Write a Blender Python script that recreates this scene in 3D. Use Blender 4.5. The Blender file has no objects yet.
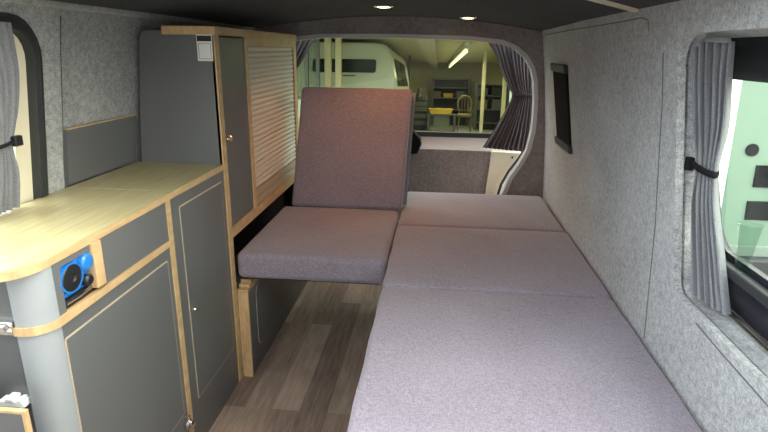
import bpy, bmesh, math, random
from mathutils import Vector, Matrix, Euler
random.seed(7)
SC = bpy.context.scene
COL = SC.collection
PI = math.pi

# ------------------------------------------------------------------ materials
def mat(name):
    m = bpy.data.materials.new(name); m.use_nodes = True
    nt = m.node_tree
    return m, nt, nt.nodes['Principled BSDF']

def lin(c):
    return tuple(((v/255.0)/12.92 if v/255.0 <= .04045 else ((v/255.0+.055)/1.055)**2.4) for v in c)

def plain(name, rgb, rough=.5, metal=0, spec=.5, coat=0):
    m, nt, b = mat(name)
    b.inputs['Base Color'].default_value = (*rgb, 1)
    b.inputs['Roughness'].default_value = rough
    b.inputs['Metallic'].default_value = metal
    b.inputs['Specular IOR Level'].default_value = spec
    b.inputs['Coat Weight'].default_value = coat
    # faint surface variation
    tc = nt.nodes.new('ShaderNodeTexCoord'); n = nt.nodes.new('ShaderNodeTexNoise')
    n.inputs['Scale'].default_value = 14; n.inputs['Detail'].default_value = 4
    mr = nt.nodes.new('ShaderNodeMapRange')
    mr.inputs['To Min'].default_value = max(0, rough-.05); mr.inputs['To Max'].default_value = min(1, rough+.05)
    nt.links.new(tc.outputs['Object'], n.inputs['Vector'])
    nt.links.new(n.outputs['Fac'], mr.inputs['Value'])
    nt.links.new(mr.outputs['Result'], b.inputs['Roughness'])
    return m

def ramp(nt, fac, stops):
    r = nt.nodes.new('ShaderNodeValToRGB'); e = r.color_ramp.elements
    while len(e) < len(stops): e.new(.5)
    for i, (p, c) in enumerate(stops):
        e[i].position = p; e[i].color = (*c, 1)
    nt.links.new(fac, r.inputs['Fac'])
    return r.outputs['Color']

def noise(nt, vec, scale, detail=3, rough=.6, stretch=None):
    n = nt.nodes.new('ShaderNodeTexNoise')
    n.inputs['Scale'].default_value = scale; n.inputs['Detail'].default_value = detail
    n.inputs['Roughness'].default_value = rough
    if stretch:
        mp = nt.nodes.new('ShaderNodeMapping'); mp.inputs['Scale'].default_value = stretch
        nt.links.new(vec, mp.inputs['Vector']); vec = mp.outputs['Vector']
    nt.links.new(vec, n.inputs['Vector'])
    return n.outputs['Fac']

def math_node(nt, op, a, b):
    n = nt.nodes.new('ShaderNodeMath'); n.operation = op
    for i, v in enumerate((a, b)):
        if hasattr(v, 'links') or hasattr(v, 'is_linked'): nt.links.new(v, n.inputs[i])
        else: n.inputs[i].default_value = v
    return n.outputs[0]

def felt(name, dark, light, fine=260, coarse=70, bump=.25, sheen=.25):
    m, nt, b = mat(name)
    tc = nt.nodes.new('ShaderNodeTexCoord').outputs['Object']
    f = noise(nt, tc, fine, 2, .7); c = noise(nt, tc, coarse, 4, .7); big = noise(nt, tc, 5, 2)
    s = math_node(nt, 'ADD', math_node(nt, 'MULTIPLY', f, .45), math_node(nt, 'MULTIPLY', c, .40))
    s = math_node(nt, 'ADD', s, math_node(nt, 'MULTIPLY', big, .15))
    col = ramp(nt, s, [(.36, dark), (.64, light)])
    nt.links.new(col, b.inputs['Base Color'])
    b.inputs['Roughness'].default_value = .95; b.inputs['Specular IOR Level'].default_value = .15
    b.inputs['Sheen Weight'].default_value = sheen; b.inputs['Sheen Roughness'].default_value = .6
    bp = nt.nodes.new('ShaderNodeBump'); bp.inputs['Strength'].default_value = bump; bp.inputs['Distance'].default_value = .004
    nt.links.new(s, bp.inputs['Height']); nt.links.new(bp.outputs['Normal'], b.inputs['Normal'])
    return m

def fabric(name, dark, light, scale=420):
    m, nt, b = mat(name)
    tc = nt.nodes.new('ShaderNodeTexCoord').outputs['Object']
    a = noise(nt, tc, scale, 2, .6, (1, .25, 1)); c = noise(nt, tc, scale, 2, .6, (.25, 1, .6)); w = noise(nt, tc, 4, 3)
    s = math_node(nt, 'ADD', math_node(nt, 'MULTIPLY', a, .42), math_node(nt, 'MULTIPLY', c, .42))
    s = math_node(nt, 'ADD', s, math_node(nt, 'MULTIPLY', w, .16))
    col = ramp(nt, s, [(.35, dark), (.65, light)])
    nt.links.new(col, b.inputs['Base Color'])
    b.inputs['Roughness'].default_value = .85; b.inputs['Specular IOR Level'].default_value = .2
    b.inputs['Sheen Weight'].default_value = .3; b.inputs['Sheen Roughness'].default_value = .5
    bp = nt.nodes.new('ShaderNodeBump'); bp.inputs['Strength'].default_value = .15; bp.inputs['Distance'].default_value = .002
    h = math_node(nt, 'ADD', s, math_node(nt, 'MULTIPLY', w, 2.5))
    nt.links.new(h, bp.inputs['Height']); nt.links.new(bp.outputs['Normal'], b.inputs['Normal'])
    return m

def wood(name, dark, light, stretch, scale=30, rough=.4):
    m, nt, b = mat(name)
    tc = nt.nodes.new('ShaderNodeTexCoord').outputs['Object']
    g = noise(nt, tc, scale, 6, .65, stretch)
    col = ramp(nt, g, [(.3, dark), (.7, light)])
    nt.links.new(col, b.inputs['Base Color'])
    b.inputs['Roughness'].default_value = rough
    bp = nt.nodes.new('ShaderNodeBump'); bp.inputs['Strength'].default_value = .05; bp.inputs['Distance'].default_value = .002
    nt.links.new(g, bp.inputs['Height']); nt.links.new(bp.outputs['Normal'], b.inputs['Normal'])
    return m

def planks(name):
    m, nt, b = mat(name)
    tc = nt.nodes.new('ShaderNodeTexCoord').outputs['Object']
    mp = nt.nodes.new('ShaderNodeMapping'); mp.inputs['Rotation'].default_value = (0, 0, PI/2)
    mp.inputs['Location'].default_value = (.33, .045, 0)
    nt.links.new(tc, mp.inputs['Vector'])
    br = nt.nodes.new('ShaderNodeTexBrick'); br.offset = .37; br.offset_frequency = 2
    br.inputs['Scale'].default_value = 1; br.inputs['Brick Width'].default_value = .62; br.inputs['Row Height'].default_value = .098
    br.inputs['Mortar Size'].default_value = .0009; br.inputs['Mortar Smooth'].default_value = .2
    br.inputs['Color1'].default_value = (0, 0, 0, 1); br.inputs['Color2'].default_value = (1, 1, 1, 1)
    br.inputs['Mortar'].default_value = (.3, .3, .3, 1); br.inputs['Bias'].default_value = 0
    nt.links.new(mp.outputs['Vector'], br.inputs['Vector'])
    g = noise(nt, tc, 26, 7, .7, (2.6, .22, 1)); k = noise(nt, tc, 7, 3, .6, (1.6, .5, 1))
    sep = nt.nodes.new('ShaderNodeRGBToBW'); nt.links.new(br.outputs['Color'], sep.inputs['Color'])
    s = math_node(nt, 'ADD', math_node(nt, 'MULTIPLY', g, .60), math_node(nt, 'MULTIPLY', k, .12))
    s = math_node(nt, 'ADD', s, math_node(nt, 'MULTIPLY', sep.outputs['Val'], .27))
    col = ramp(nt, s, [(.28, (.11, .078, .057)), (.50, (.29, .215, .162)), (.72, (.48, .37, .28))])
    nt.links.new(col, b.inputs['Base Color'])
    b.inputs['Roughness'].default_value = .45
    bp = nt.nodes.new('ShaderNodeBump'); bp.inputs['Strength'].default_value = .08; bp.inputs['Distance'].default_value = .002
    nt.links.new(s, bp.inputs['Height']); nt.links.new(bp.outputs['Normal'], b.inputs['Normal'])
    return m

def emitter(name, rgb, strength):
    m, nt, b = mat(name)
    b.inputs['Base Color'].default_value = (*rgb, 1)
    b.inputs['Emission Color'].default_value = (*rgb, 1); b.inputs['Emission Strength'].default_value = strength
    return m

def pane(name, tint, refl=.06):
    m = bpy.data.materials.new(name); m.use_nodes = True; nt = m.node_tree
    nt.nodes.remove(nt.nodes['Principled BSDF']); out = nt.nodes['Material Output']
    t = nt.nodes.new('ShaderNodeBsdfTransparent'); t.inputs['Color'].default_value = (*tint, 1)
    g = nt.nodes.new('ShaderNodeBsdfGlossy'); g.inputs['Roughness'].default_value = .02
    fr = nt.nodes.new('ShaderNodeFresnel'); fr.inputs['IOR'].default_value = 1.45
    geo = nt.nodes.new('ShaderNodeNewGeometry')            # same reflectance from either side of the pane
    nt.links.new(math_node(nt, 'SUBTRACT', 1.16, math_node(nt, 'MULTIPLY', geo.outputs['Backfacing'], 1.16-1/1.16)), fr.inputs['IOR'])
    mx = nt.nodes.new('ShaderNodeMixShader')
    nt.links.new(fr.outputs[0], mx.inputs['Fac']); nt.links.new(t.outputs[0], mx.inputs[1]); nt.links.new(g.outputs[0], mx.inputs[2])
    nt.links.new(mx.outputs[0], out.inputs['Surface'])
    return m

M = {}
M['felt'] = felt('grey_carpet', (.125, .129, .131), (.46, .468, .47))
M['felt_warm'] = felt('rear_carpet', (.13, .115, .115), (.33, .30, .295))
M['felt_dark'] = felt('ceiling_carpet', (.010, .010, .011), (.062, .062, .065), sheen=.05)
M['seam_shade_line'] = plain('carpet_seam_shade', (.11, .11, .115), .95)
M['fabric'] = fabric('upholstery', (.15, .129, .157), (.32, .278, .327))
M['panel'] = plain('graphite_laminate', (.122, .126, .130), .34)
M['panel_edge'] = plain('dark_graphite', (.03, .031, .033), .5)  # darker graphite for carcasses and base boards
M['column'] = plain('grey_laminate', (.28, .30, .32), .35)
M['ply'] = wood('plywood_edge', (.42, .27, .13), (.62, .44, .24), (3, .35, 1), 30)
M['ply_groove'] = plain('routed_ply', (.47, .39, .28), .6)
M['oak'] = wood('oak_worktop', (.38, .315, .155), (.53, .465, .255), (2.2, .12, 1), 40, .33)
M['floor'] = planks('vinyl_planks')
M['slat'] = plain('tambour_slat', (.66, .64, .57), .42)
M['slat_bar'] = plain('tambour_bar', (.42, .36, .26), .45)
M['chrome'] = plain('chrome', (.75, .74, .72), .22, 1)
M['brass'] = plain('satin_knob', (.80, .74, .60), .25, 1)
M['matt_black'] = plain('matt_black', (.010, .010, .012), .9, 0, .1)
M['black'] = plain('black_plastic', (.012, .012, .014), .4)
M['rubber'] = plain('black_rubber', (.018, .021, .022), .6)
M['blackpaint'] = plain('gloss_black', (.014, .015, .02), .25)
M['cream'] = plain('cream_paint', (.72, .66, .50), .4)
M['white'] = plain('white_paint', (.78, .79, .78), .3)
M['alu'] = plain('pale_trim', (.46, .465, .47), .5)
M['curtain'] = fabric('curtain_cloth', (.115, .12, .13), (.205, .212, .228), 500)
M['curtain_dark'] = fabric('dark_curtain_cloth', (.034, .028, .032), (.075, .063, .07), 500)
M['blue'] = plain('blue_enamel', (.02, .17, .52), .35, 0, .5, .3)
M['label_white'] = plain('label_white', (.78, .78, .76), .5)
M['board'] = plain('pale_blue_vinyl', (.21, .24, .28), .45)
M['pane'] = pane('clear_pane', (.86, .90, .86))
M['pane_rear'] = pane('tinted_pane', (.60, .625, .53))
M['cup'] = pane('clear_plastic', (.86, .9, .88))
M['downlight'] = emitter('warm_lamp', (1, .66, .34), 30)
M['tube'] = emitter('tube_light', (1, .93, .62), 5)
M['pgreen'] = plain('pale_green_paint', (.15, .225, .17), .35)
M['pgrey'] = plain('pale_grey_plastic', (.16, .20, .17), .5)
M['dgrey'] = plain('dark_plastic', (.025, .027, .03), .5)
M['concrete'] = felt('concrete', (.20, .20, .18), (.34, .33, .29), 30, 6, .1)
M['asphalt'] = felt('asphalt', (.08, .08, .08), (.16, .16, .16), 60, 8, .2)
M['gwall'] = felt('workshop_render', (.42, .38, .24), (.52, .47, .31), 20, 3, .05)
M['gceil'] = plain('workshop_ceiling', (.62, .60, .40), .8)
M['gpost'] = plain('workshop_post', (.60, .55, .36), .5)
M['vanwhite'] = plain('van_white', (.62, .66, .56), .3)
M['darkglass'] = plain('dark_glass', (.02, .03, .035), .1)
M['steel'] = plain('tool_steel', (.12, .13, .13), .45, .4)
M['yellow'] = plain('crate_yellow', (.62, .42, .06), .5)
M['brown'] = plain('chair_brown', (.16, .13, .08), .6)
M['tyre'] = plain('tyre_rubber', (.015, .015, .015), .8)
M['red'] = plain('red_reflector', (.5, .02, .015), .3)

# ------------------------------------------------------------------ helpers
def link(name, bm, m, parent=None, smooth=False, loc=None):
    me = bpy.data.meshes.new(name); bmesh.ops.recalc_face_normals(bm, faces=bm.faces)
    bm.to_mesh(me); bm.free()
    if smooth:
        for p in me.polygons: p.use_smooth = True
        me.set_sharp_from_angle(angle=math.radians(48))
    o = bpy.data.objects.new(name, me); COL.objects.link(o)
    me.materials.append(M[m] if isinstance(m, str) else m)
    if parent:
        o.parent = parent
        o.matrix_parent_inverse = Matrix.Translation(-Vector(parent.location)) if parent.type == 'EMPTY' else parent_inv(parent)
    return o
def parent_inv(p):
    r = p
    while r.parent: r = r.parent
    return Matrix.Translation(-Vector(r.location))if r.type == 'EMPTY' and False else Matrix.Identity(4)

def thing(name, label, cat, loc=(0, 0, 0), group=None):
    o = bpy.data.objects.new(name, None); COL.objects.link(o); o.location = loc
    o.empty_display_size = .05
    o['label'] = label; o['category'] = cat
    if group: o['group'] = group
    return o
def tag(o, label, cat, group=None):
    o['label'] = label; o['category'] = cat
    if group: o['group'] = group
    return o
def struct(o):
    o['kind'] = 'structure'; return o

def box(bm, x0, x1, y0, y1, z0, z1, bev=0, seg=2, mtx=None):
    r = bmesh.ops.create_cube(bm, size=1)
    vs = r['verts']
    for v in vs:
        v.co = Vector((x0+(v.co.x+.5)*(x1-x0), y0+(v.co.y+.5)*(y1-y0), z0+(v.co.z+.5)*(z1-z0)))
        if mtx: v.co = mtx @ v.co
    if bev:
        es = list({e for v in vs for e in v.link_edges})
        bmesh.ops.bevel(bm, geom=es, offset=bev, segments=seg, profile=.5, affect='EDGES')
    return bm
def B(*a, **k): return box(bmesh.new(), *a, **k)

def prism(bm, pts, axis, a, b, bev=0):
    """pts: 2D outline; axis 'x','y','z' is the extrusion direction from a to b."""
    def P(p, t):
        return {'x': (t, p[0], p[1]), 'y': (p[0], t, p[1]), 'z': (p[0], p[1], t)}[axis]
    lo = [bm.verts.new(P(p, a)) for p in pts]; hi = [bm.verts.new(P(p, b)) for p in pts]
    n = len(pts); fs = [bm.faces.new(lo), bm.faces.new(hi)]
    for i in range(n):
        fs.append(bm.faces.new((lo[i], lo[(i+1) % n], hi[(i+1) % n], hi[i])))
    if bev:
        es = list({e for f in fs[:2] for e in f.edges})
        bmesh.ops.bevel(bm, geom=es, offset=bev, segments=2, profile=.5, affect='EDGES')
    return bm

def rrect(a0, a1, b0, b1, r, n=6):
    """rounded rectangle outline, counter-clockwise; r one radius or (lowleft, lowright, upright, upleft)"""
    if not isinstance(r, (tuple, list)): r = (r,)*4
    out = []
    for (ca, cb, t0, q) in ((a0, b0, PI, r[0]), (a1, b0, 1.5*PI, r[1]), (a1, b1, 0, r[2]), (a0, b1, .5*PI, r[3])):
        sx = 1 if ca == a0 else -1; sy = 1 if cb == b0 else -1
        for k in range(n+1):
            t = t0+k/n*PI/2
            out.append((ca+sx*q+q*math.cos(t), cb+sy*q+q*math.sin(t)))
    return out

def loft(bm, loops, closed=True):
    rows = [[bm.verts.new(p) for p in L] for L in loops]
    n = len(rows[0])
    for A, C in zip(rows, rows[1:]):
        for i in range(n if closed else n-1):
            j = (i+1) % n
            bm.faces.new((A[i], A[j], C[j], C[i]))
    return bm

def ring(bm, outer, inner, f0, f1):
    """solid ring between two same-length outlines; f(p) -> 3D at the front and the back"""
    return loft(bm, [[f0(p) for p in outer], [f0(p) for p in inner], [f1(p) for p in inner], [f1(p) for p in outer], [f0(p) for p in outer]])

def offs2(poly, d): return offs(poly, d)
def offs(poly, d):
    n = len(poly); out = []
    for i in range(n):
        a = Vector(poly[i-1]); b = Vector(poly[i]); c = Vector(poly[(i+1) % n])
        t = ((b-a).normalized()+(c-b).normalized()).normalized()
        out.append((b.x+t.y*d, b.y-t.x*d))
    return out

def tube(bm, pts, r, seg=8, caps=True):
    pts = [Vector(p) for p in pts]; rows = []
    up = None
    for i, p in enumerate(pts):
        t = (pts[min(i+1, len(pts)-1)]-pts[max(i-1, 0)]).normalized()
        if up is None:
            up = t.orthogonal().normalized()
        up = (up-t*up.dot(t)).normalized(); s = t.cross(up)
        rr = r[i] if isinstance(r, (list, tuple)) else r
        rows.append([bm.verts.new(p+(up*math.cos(2*PI*k/seg)+s*math.sin(2*PI*k/seg))*rr) for k in range(seg)])
    for A, C in zip(rows, rows[1:]):
        for k in range(seg):
            bm.faces.new((A[k], A[(k+1) % seg], C[(k+1) % seg], C[k]))
    if caps:
        bm.faces.new(rows[0]); bm.faces.new(rows[-1])
    return bm

def lathe(bm, prof, origin, axis='z', seg=20):
    rows = []
    for (r, h) in prof:
        L = []
        for k in range(seg):
            a, b = r*math.cos(2*PI*k/seg), r*math.sin(2*PI*k/seg)
            v = {'x': (h, a, b), 'y': (a, h, b), 'z': (a, b, h)}[axis]
            L.append(bm.verts.new(Vector(origin)+Vector(v)))
        rows.append(L)
    for A, C in zip(rows, rows[1:]):
        for k in range(seg):
            bm.faces.new((A[k], A[(k+1) % seg], C[(k+1) % seg], C[k]))
    bm.faces.new(rows[0]); bm.faces.new(rows[-1])
    return bm

def interp(tab, t):
    if t <= tab[0][0]: return tab[0][1]
    for (a, va), (b, vb) in zip(tab, tab[1:]):
        if t <= b: return va+(vb-va)*(t-a)/(b-a)
    return tab[-1][1]

def cushion(x0, x1, y0, y1, z0, z1, r=.02, crown=.006, wob=.002, mtx=None, seed=0, edge=None):
    """upholstered foam block: rounded edges, slightly crowned top, faint puckers"""
    def axis(a, b):
        n = max(4, int((b-a)/.035)); m = [a+r+(b-a-2*r)*i/n for i in range(n+1)]
        c = [a+r*(1-math.cos(PI/2*k/4)) for k in range(4)]
        return [a+(r*k/4) for k in range(4)]+m+[b-r+r*k/4 for k in range(1, 5)]
    A = [axis(x0, x1), axis(y0, y1), axis(z0, z1)]
    lo = Vector((x0+r, y0+r, z0+r)); hi = Vector((x1-r, y1-r, z1-r))
    bm = bmesh.new(); cache = {}
    rnd = random.Random(seed); ph = [rnd.uniform(0, 6) for _ in range(8)]
    def vert(i, j, k):
        key = (i, j, k)
        if key in cache: return cache[key]
        p = Vector((A[0][i], A[1][j], A[2][k]))
        q = Vector((min(max(p.x, lo.x), hi.x), min(max(p.y, lo.y), hi.y), min(max(p.z, lo.z), hi.z)))
        d = p-q
        if d.length > 1e-9: 
            mx = max(abs(d.x), abs(d.y), abs(d.z)); p = q+d.normalized()*mx
        u = 2*(p.x-x0)/(x1-x0)-1; v = 2*(p.y-y0)/(y1-y0)-1; w = (p.z-z0)/(z1-z0)
        bump = crown*(1-u**4)*(1-v**4)
        pk = wob*(math.sin(23*p.x+ph[0])*math.sin(17*p.y+ph[1])+.6*math.sin(41*p.x+9*p.y+ph[2]))
        p.z += (bump+pk*(1-u**6)*(1-v**6))*max(0, w)
        p.y += wob*.7*math.sin(31*p.x+ph[3])*abs(v)**6
        p.x += wob*.7*math.sin(27*p.y+ph[4])*abs(u)**6
        cache[key] = bm.verts.new(mtx @ p if mtx else p)
        return cache[key]
    n = [len(a)-1 for a in A]
    for k in (0, n[2]):
        for i in range(n[0]):
            for j in range(n[1]):
                bm.faces.new((vert(i, j, k), vert(i+1, j, k), vert(i+1, j+1, k), vert(i, j+1, k)))
    for j in (0, n[1]):
        for i in range(n[0]):
            for k in range(n[2]):
                bm.faces.new((vert(i, j, k), vert(i+1, j, k), vert(i+1, j, k+1), vert(i, j, k+1)))
    for i in (0, n[0]):
        for j in range(n[1]):
            for k in range(n[2]):
                bm.faces.new((vert(i, j, k), vert(i, j+1, k), vert(i, j+1, k+1), vert(i, j, k+1)))
    return bm

def curtain(rows, folds, normal, seed=0, nu=None, nv=36, thick=.002):
    """rows: (left point, right point, fold depth) from top to bottom; a gathered cloth sheet"""
    rnd = random.Random(seed); normal = Vector(normal)
    nu = nu or folds*10
    ph = [rnd.uniform(-.5, .5) for _ in range(folds+2)]; am = [rnd.uniform(.6, 1.2) for _ in range(folds+2)]
    def cat(vals, t):
        n = len(vals)-1; x = t*n; i = min(int(x), n-1); s = x-i
        p0 = vals[max(i-1, 0)]; p1 = vals[i]; p2 = vals[i+1]; p3 = vals[min(i+2, n)]
        return .5*((2*p1)+(p2-p0)*s+(2*p0-5*p1+4*p2-p3)*s*s+(3*p1-p0-3*p2+p3)*s**3)
    Ls = [Vector(r[0]) for r in rows]; Rs = [Vector(r[1]) for r in rows]; As = [r[2] for r in rows]
    bm = bmesh.new(); G = []
    for v in range(nv+1):
        t = v/nv; L = cat(Ls, t); R = cat(Rs, t); a = cat(As, t); row = []
        for u in range(nu+1):
            s = u/nu; q = s*folds; i = int(q); fr = q-i
            amp = am[i]*(1-fr)+am[min(i+1, folds)]*fr
            p_ = ph[i]*(1-fr)+ph[min(i+1, folds)]*fr
            w = math.sin(2*PI*q+p_+.9*math.sin(3*t+i))
            w = math.copysign(abs(w)**.75, w)
            row.append(bm.verts.new(L.lerp(R, s)+normal*(a*amp*w)))
        G.append(row)
    for A, C in zip(G, G[1:]):
        for u in range(nu):
            bm.faces.new((A[u], A[u+1], C[u+1], C[u]))
    bmesh.ops.recalc_face_normals(bm, faces=bm.faces)
    bmesh.ops.solidify(bm, geom=bm.faces, thickness=thick)
    return bm

def boolcut(o, cutter):
    md = o.modifiers.new('cut', 'BOOLEAN'); md.operation = 'DIFFERENCE'; md.object = cutter; md.solver = 'EXACT'
    bpy.context.view_layer.update()
    dg = bpy.context.evaluated_depsgraph_get()
    me = bpy.data.meshes.new_from_object(o.evaluated_get(dg))
    o.modifiers.clear(); o.data = me
    bpy.data.objects.remove(cutter)

# ------------------------------------------------------------------ camera
CAM = Vector((0, 0, 1.2))
cd = bpy.data.cameras.new('camera'); cam = bpy.data.objects.new('camera', cd); COL.objects.link(cam)
cd.sensor_width = 36; cd.lens = 545/768*36; cd.clip_start = .02
cam.matrix_world = Matrix(((.9951, -.0398, .0908, 0), (.0996, .2900, -.9518, 0), (.0115, .9562, .2926, 1.2), (0, 0, 0, 1)))
q = cam.matrix_world.to_quaternion(); cam.matrix_world = Matrix.Translation(CAM) @ q.to_matrix().to_4x4()
SC.camera = cam

# ------------------------------------------------------------------ the van shell
PR = [(0, .566), (.45, .551), (.8, .531), (1.1, .500), (1.30, .470), (1.36, .458), (1.40, .456)]
PL = [(0, -1.045), (.45, -1.03), (.85, -1.0), (1.24, -.945), (1.30, -.932), (1.36, -.915), (1.40, -.912)]
pr = lambda z: interp(PR, z)
pl = lambda z: interp(PL, z)
ceil_z = lambda x: 1.362-((x+.23)/.71)**2*.064
YB = 2.85                                      # rear wall, inner face
YF = .12                                       # front end of the lined living space

bm = B(-1.06, .58, -1.2, 3.02, -.03, 0)
struct(link('floor', bm, 'floor'))

# ceiling: crowned, dark felt
bm = bmesh.new(); xs = [-.995+i*1.53/24 for i in range(25)]
loft(bm, [[(x, y, ceil_z(x)) for x in xs]+[(x, y, ceil_z(x)+.03) for x in reversed(xs)] for y in (-.8, 0, 1, 2, 2.6, YB+.0)])
for v in bm.verts:                              # the lining drops a little towards the tailgate
    if v.co.y > 2.59: v.co.z -= .006
ceil = struct(link('ceiling', bm, 'felt_dark'))
ADDED_HATCH = rrect(-.78, .30, .25, .98, .08)                              # unseen roof opening, added to let sky light down onto bed and worktop
boolcut(ceil, link('cutter', prism(bmesh.new(), ADDED_HATCH, 'z', 1.2, 1.6), 'felt'))
hr = struct(link('trim_5', ring(bmesh.new(), offs2(ADDED_HATCH, .03), ADDED_HATCH, lambda p: (p[0], p[1], ceil_z(p[0])-.008), lambda p: (p[0], p[1], ceil_z(p[0])+.05)), 'cream'))  # rim of the added roof opening

# right wall, lined with grey carpet; window opening cut out
zs = [0, .2, .45, .6, .7, .8, .9, 1.0, 1.1, 1.2, 1.25, 1.30, 1.36, 1.40]
def wall(prof, sgn, ystations, name, th=.035):
    bm = bmesh.new()
    loft(bm, [[(prof(z)+off, y, z) for z in zs]+[(prof(z)+off+sgn*th, y, z) for z in reversed(zs)] for (y, off) in ystations])
    bmesh.ops.holes_fill(bm, edges=bm.edges)
    return struct(link(name, bm, 'felt'))
wr = wall(pr, 1, [(YF, 0), (.7, 0), (1.4, 0), (2.0, 0), (2.5, .006), (YB+.05, .016)], 'wall_right')
RO = [(y+max(0, y-.9)/.3*(z-.692)/.55*.062, z) for y, z in rrect(.20, 1.170, .692, 1.243, (.05, .03, .075, .05))]   # (y, z) opening in the right wall
bm = prism(bmesh.new(), RO, 'x', .3, .75); boolcut(wr, link('cutter', bm, 'felt'))
# left wall; behind the pillar the panel sits deeper
wl = wall(pl, -1, [(YF, 0), (.7, 0), (1.345, 0), (1.362, -.018), (2.0, -.018), (YB+.05, -.018)], 'wall_left')
LO = rrect(.20, 1.265, .70, 1.262, (.09, .09, .10, .09))
bm = prism(bmesh.new(), LO, 'x', -1.2, -.8); boolcut(wl, link('cutter', bm, 'felt'))

bm = bmesh.new()
tube(bm, [(pl(z)-.008, 1.3585, z) for z in (.80, .9, 1.0, 1.1, 1.2, 1.27)], .0013, 6)
link('seam_shade_line', bm, 'seam_shade_line', wl)  # dark line drawn in as the shadow along the pillar step
# seams and the felt rolls along the top of the side walls
bm = bmesh.new()
tube(bm, [(pr(z)-.0005+.0, 1.285+.02*math.sin(z*2), z) for z in (1.2, 1.1, 1.0, .9, .8, .7, .62, .56, .5)], .0013, 6)
link('seam_shade_line', bm, 'seam_shade_line', wr)
bm = bmesh.new()
tube(bm, [(pr(1.279)+.003, 2.7, 1.272), (pr(1.277)+.001, 2.2, 1.276), (pr(1.277), 1.6, 1.277), (pr(1.277), 1.43, 1.279), (pr(1.27), 1.39, 1.272), (pr(1.24), 1.385, 1.245)], .0015, 6)
link('seam_shade_line', bm, 'seam_shade_line', wr)
bm = bmesh.new()
tube(bm, [(pr(.668)-.0005, 1.05, .676), (pr(.66)-.0005, .95, .671), (pr(.65)-.0005, .7, .665), (pr(.65)-.0005, .4, .66)], .0018, 6)
link('seam_shade_line', bm, 'seam_shade_line', wr)
bm = bmesh.new()
tube(bm, [(-.935, y, 1.298) for y in (.3, 1.2, 1.44, 2.0, 2.8)], .012, 10)
struct(link('trim_1', bm, 'felt', smooth=True))
bm = bmesh.new()
tube(bm, [(.482, y, 1.300) for y in (.3, 1.2, 1.6, 2.0, 2.8)], .010, 10)
struct(link('trim_2', bm, 'felt', smooth=True))
# pale joint strip across the ceiling
bm = bmesh.new(); JP = [(.480, 1.475), (.42, 1.442), (.36, 1.408), (.30, 1.365), (.25, 1.31), (.22, 1.24), (.21, 1.16), (.21, 1.08)]
rowsj = []
for i, (x, y) in enumerate(JP):
    a_ = Vector(JP[max(i-1, 0)]); b_ = Vector(JP[min(i+1, len(JP)-1)]); n_ = Vector((-(b_-a_).y, (b_-a_).x)).normalized()
    rowsj.append([(x+n_.x*w, y+n_.y*w, ceil_z(x+n_.x*w)-h) for w, h in ((-.015, -.002), (-.013, .006), (.013, .006), (.015, -.002))])
loft(bm, rowsj); bmesh.ops.holes_fill(bm, edges=bm.edges)
struct(link('trim_3', bm, 'cream'))

# rear surround with the tailgate opening
OPEN = [(-.99, .25), (.33, .25), (.362, .40), (.372, .47), (.398, .555), (.444, .632), (.478, .705), (.494, .80), (.4965, .86), (.4935, .965),
        (.482, 1.06), (.462, 1.125), (.424, 1.18), (.370, 1.222), (.300, 1.249), (.14, 1.264), (-.20, 1.271), (-.60, 1.268), (-.86, 1.24), (-.95, 1.15), (-.99, 1.0)]
def xz_ring(scale_out):
    return None
bm = bmesh.new()
outer = [(-1.085, 0), (.59, 0), (.575, .6), (.54, 1.1), (.495, 1.395), (-.965, 1.395), (-1.0, 1.1), (-1.06, .6)]
prism(bm, outer, 'y', YB, YB+.035)
rw = struct(link('wall_back', bm, 'felt_warm'))
bm = prism(bmesh.new(), OPEN, 'y', 2.5, 3.3); boolcut(rw, link('cutter', bm, 'felt'))
# pale grey edging round the opening
bm = ring(bmesh.new(), offs(OPEN, .003), offs(OPEN, -.017), lambda p: (p[0], YB-.008, p[1]), lambda p: (p[0], YB+.05, p[1]))
struct(link('trim_4', bm, 'alu'))

# tailgate: white metal, carpeted lower panel, tinted pane
YT = 3.06
tg = struct(bpy.data.objects.new('door_1', None)); COL.objects.link(tg)
win = rrect(-.93, .47, .742, 1.285, .07)
out_ = rrect(-1.05, .60, .20, 1.40, .10)
bm = ring(bmesh.new(), out_, win, lambda p: (p[0], YT, p[1]), lambda p: (p[0], YT+.03, p[1]))
link('tailgate_shell', bm, 'white', tg)
bm = ring(bmesh.new(), offs(win, .006), offs(win, -.020), lambda p: (p[0], YT-.008, p[1]), lambda p: (p[0], YT+.034, p[1]))
link('pane_seal', bm, 'rubber', tg)
bm = prism(bmesh.new(), win, 'y', YT+.012, YT+.016)
link('pane', bm, 'pane_rear', tg)
bm = prism(bmesh.new(), [(-.95, .25), (.262, .25), (.268, .40), (.285, .52), (.305, .655), (.305, .669), (-.2, .672), (-.95, .672)], 'y', YT-.035, YT-.002, .004)
link('trim_panel', bm, 'felt_warm', tg)
bm = prism(bmesh.new(), [(.27, .30), (.34, .30), (.375, .47), (.40, .555), (.455, .63), (.475, .665), (.30, .668), (.29, .52)], 'y', YT-.045, YT-.004, .003)
link('corner_panel', bm, 'cream', tg)
bm = bmesh.new(); tube(bm, [(x, YT-.06, z) for x, z in ((.335, .30), (.35, .42), (.365, .49), (.40, .565), (.45, .64), (.48, .70), (.497, .80), (.497, .95))], .008, 8)
link('door_seal', bm, 'rubber', tg, smooth=True)
bm = lathe(bmesh.new(), [(.006, 0), (.006, -.004), (.003, -.006)], (.415, YT-.045, .64), 'y', 12)
link('screw', bm, 'dgrey', tg)
bm = prism(bmesh.new(), [(-.20, .645), (-.105, .655), (-.085, .70), (-.09, .735), (-.14, .79), (-.20, .79)], 'y', YT-.10, YT-.036, .006)
link('latch_housing', bm, 'matt_black', tg)

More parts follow.
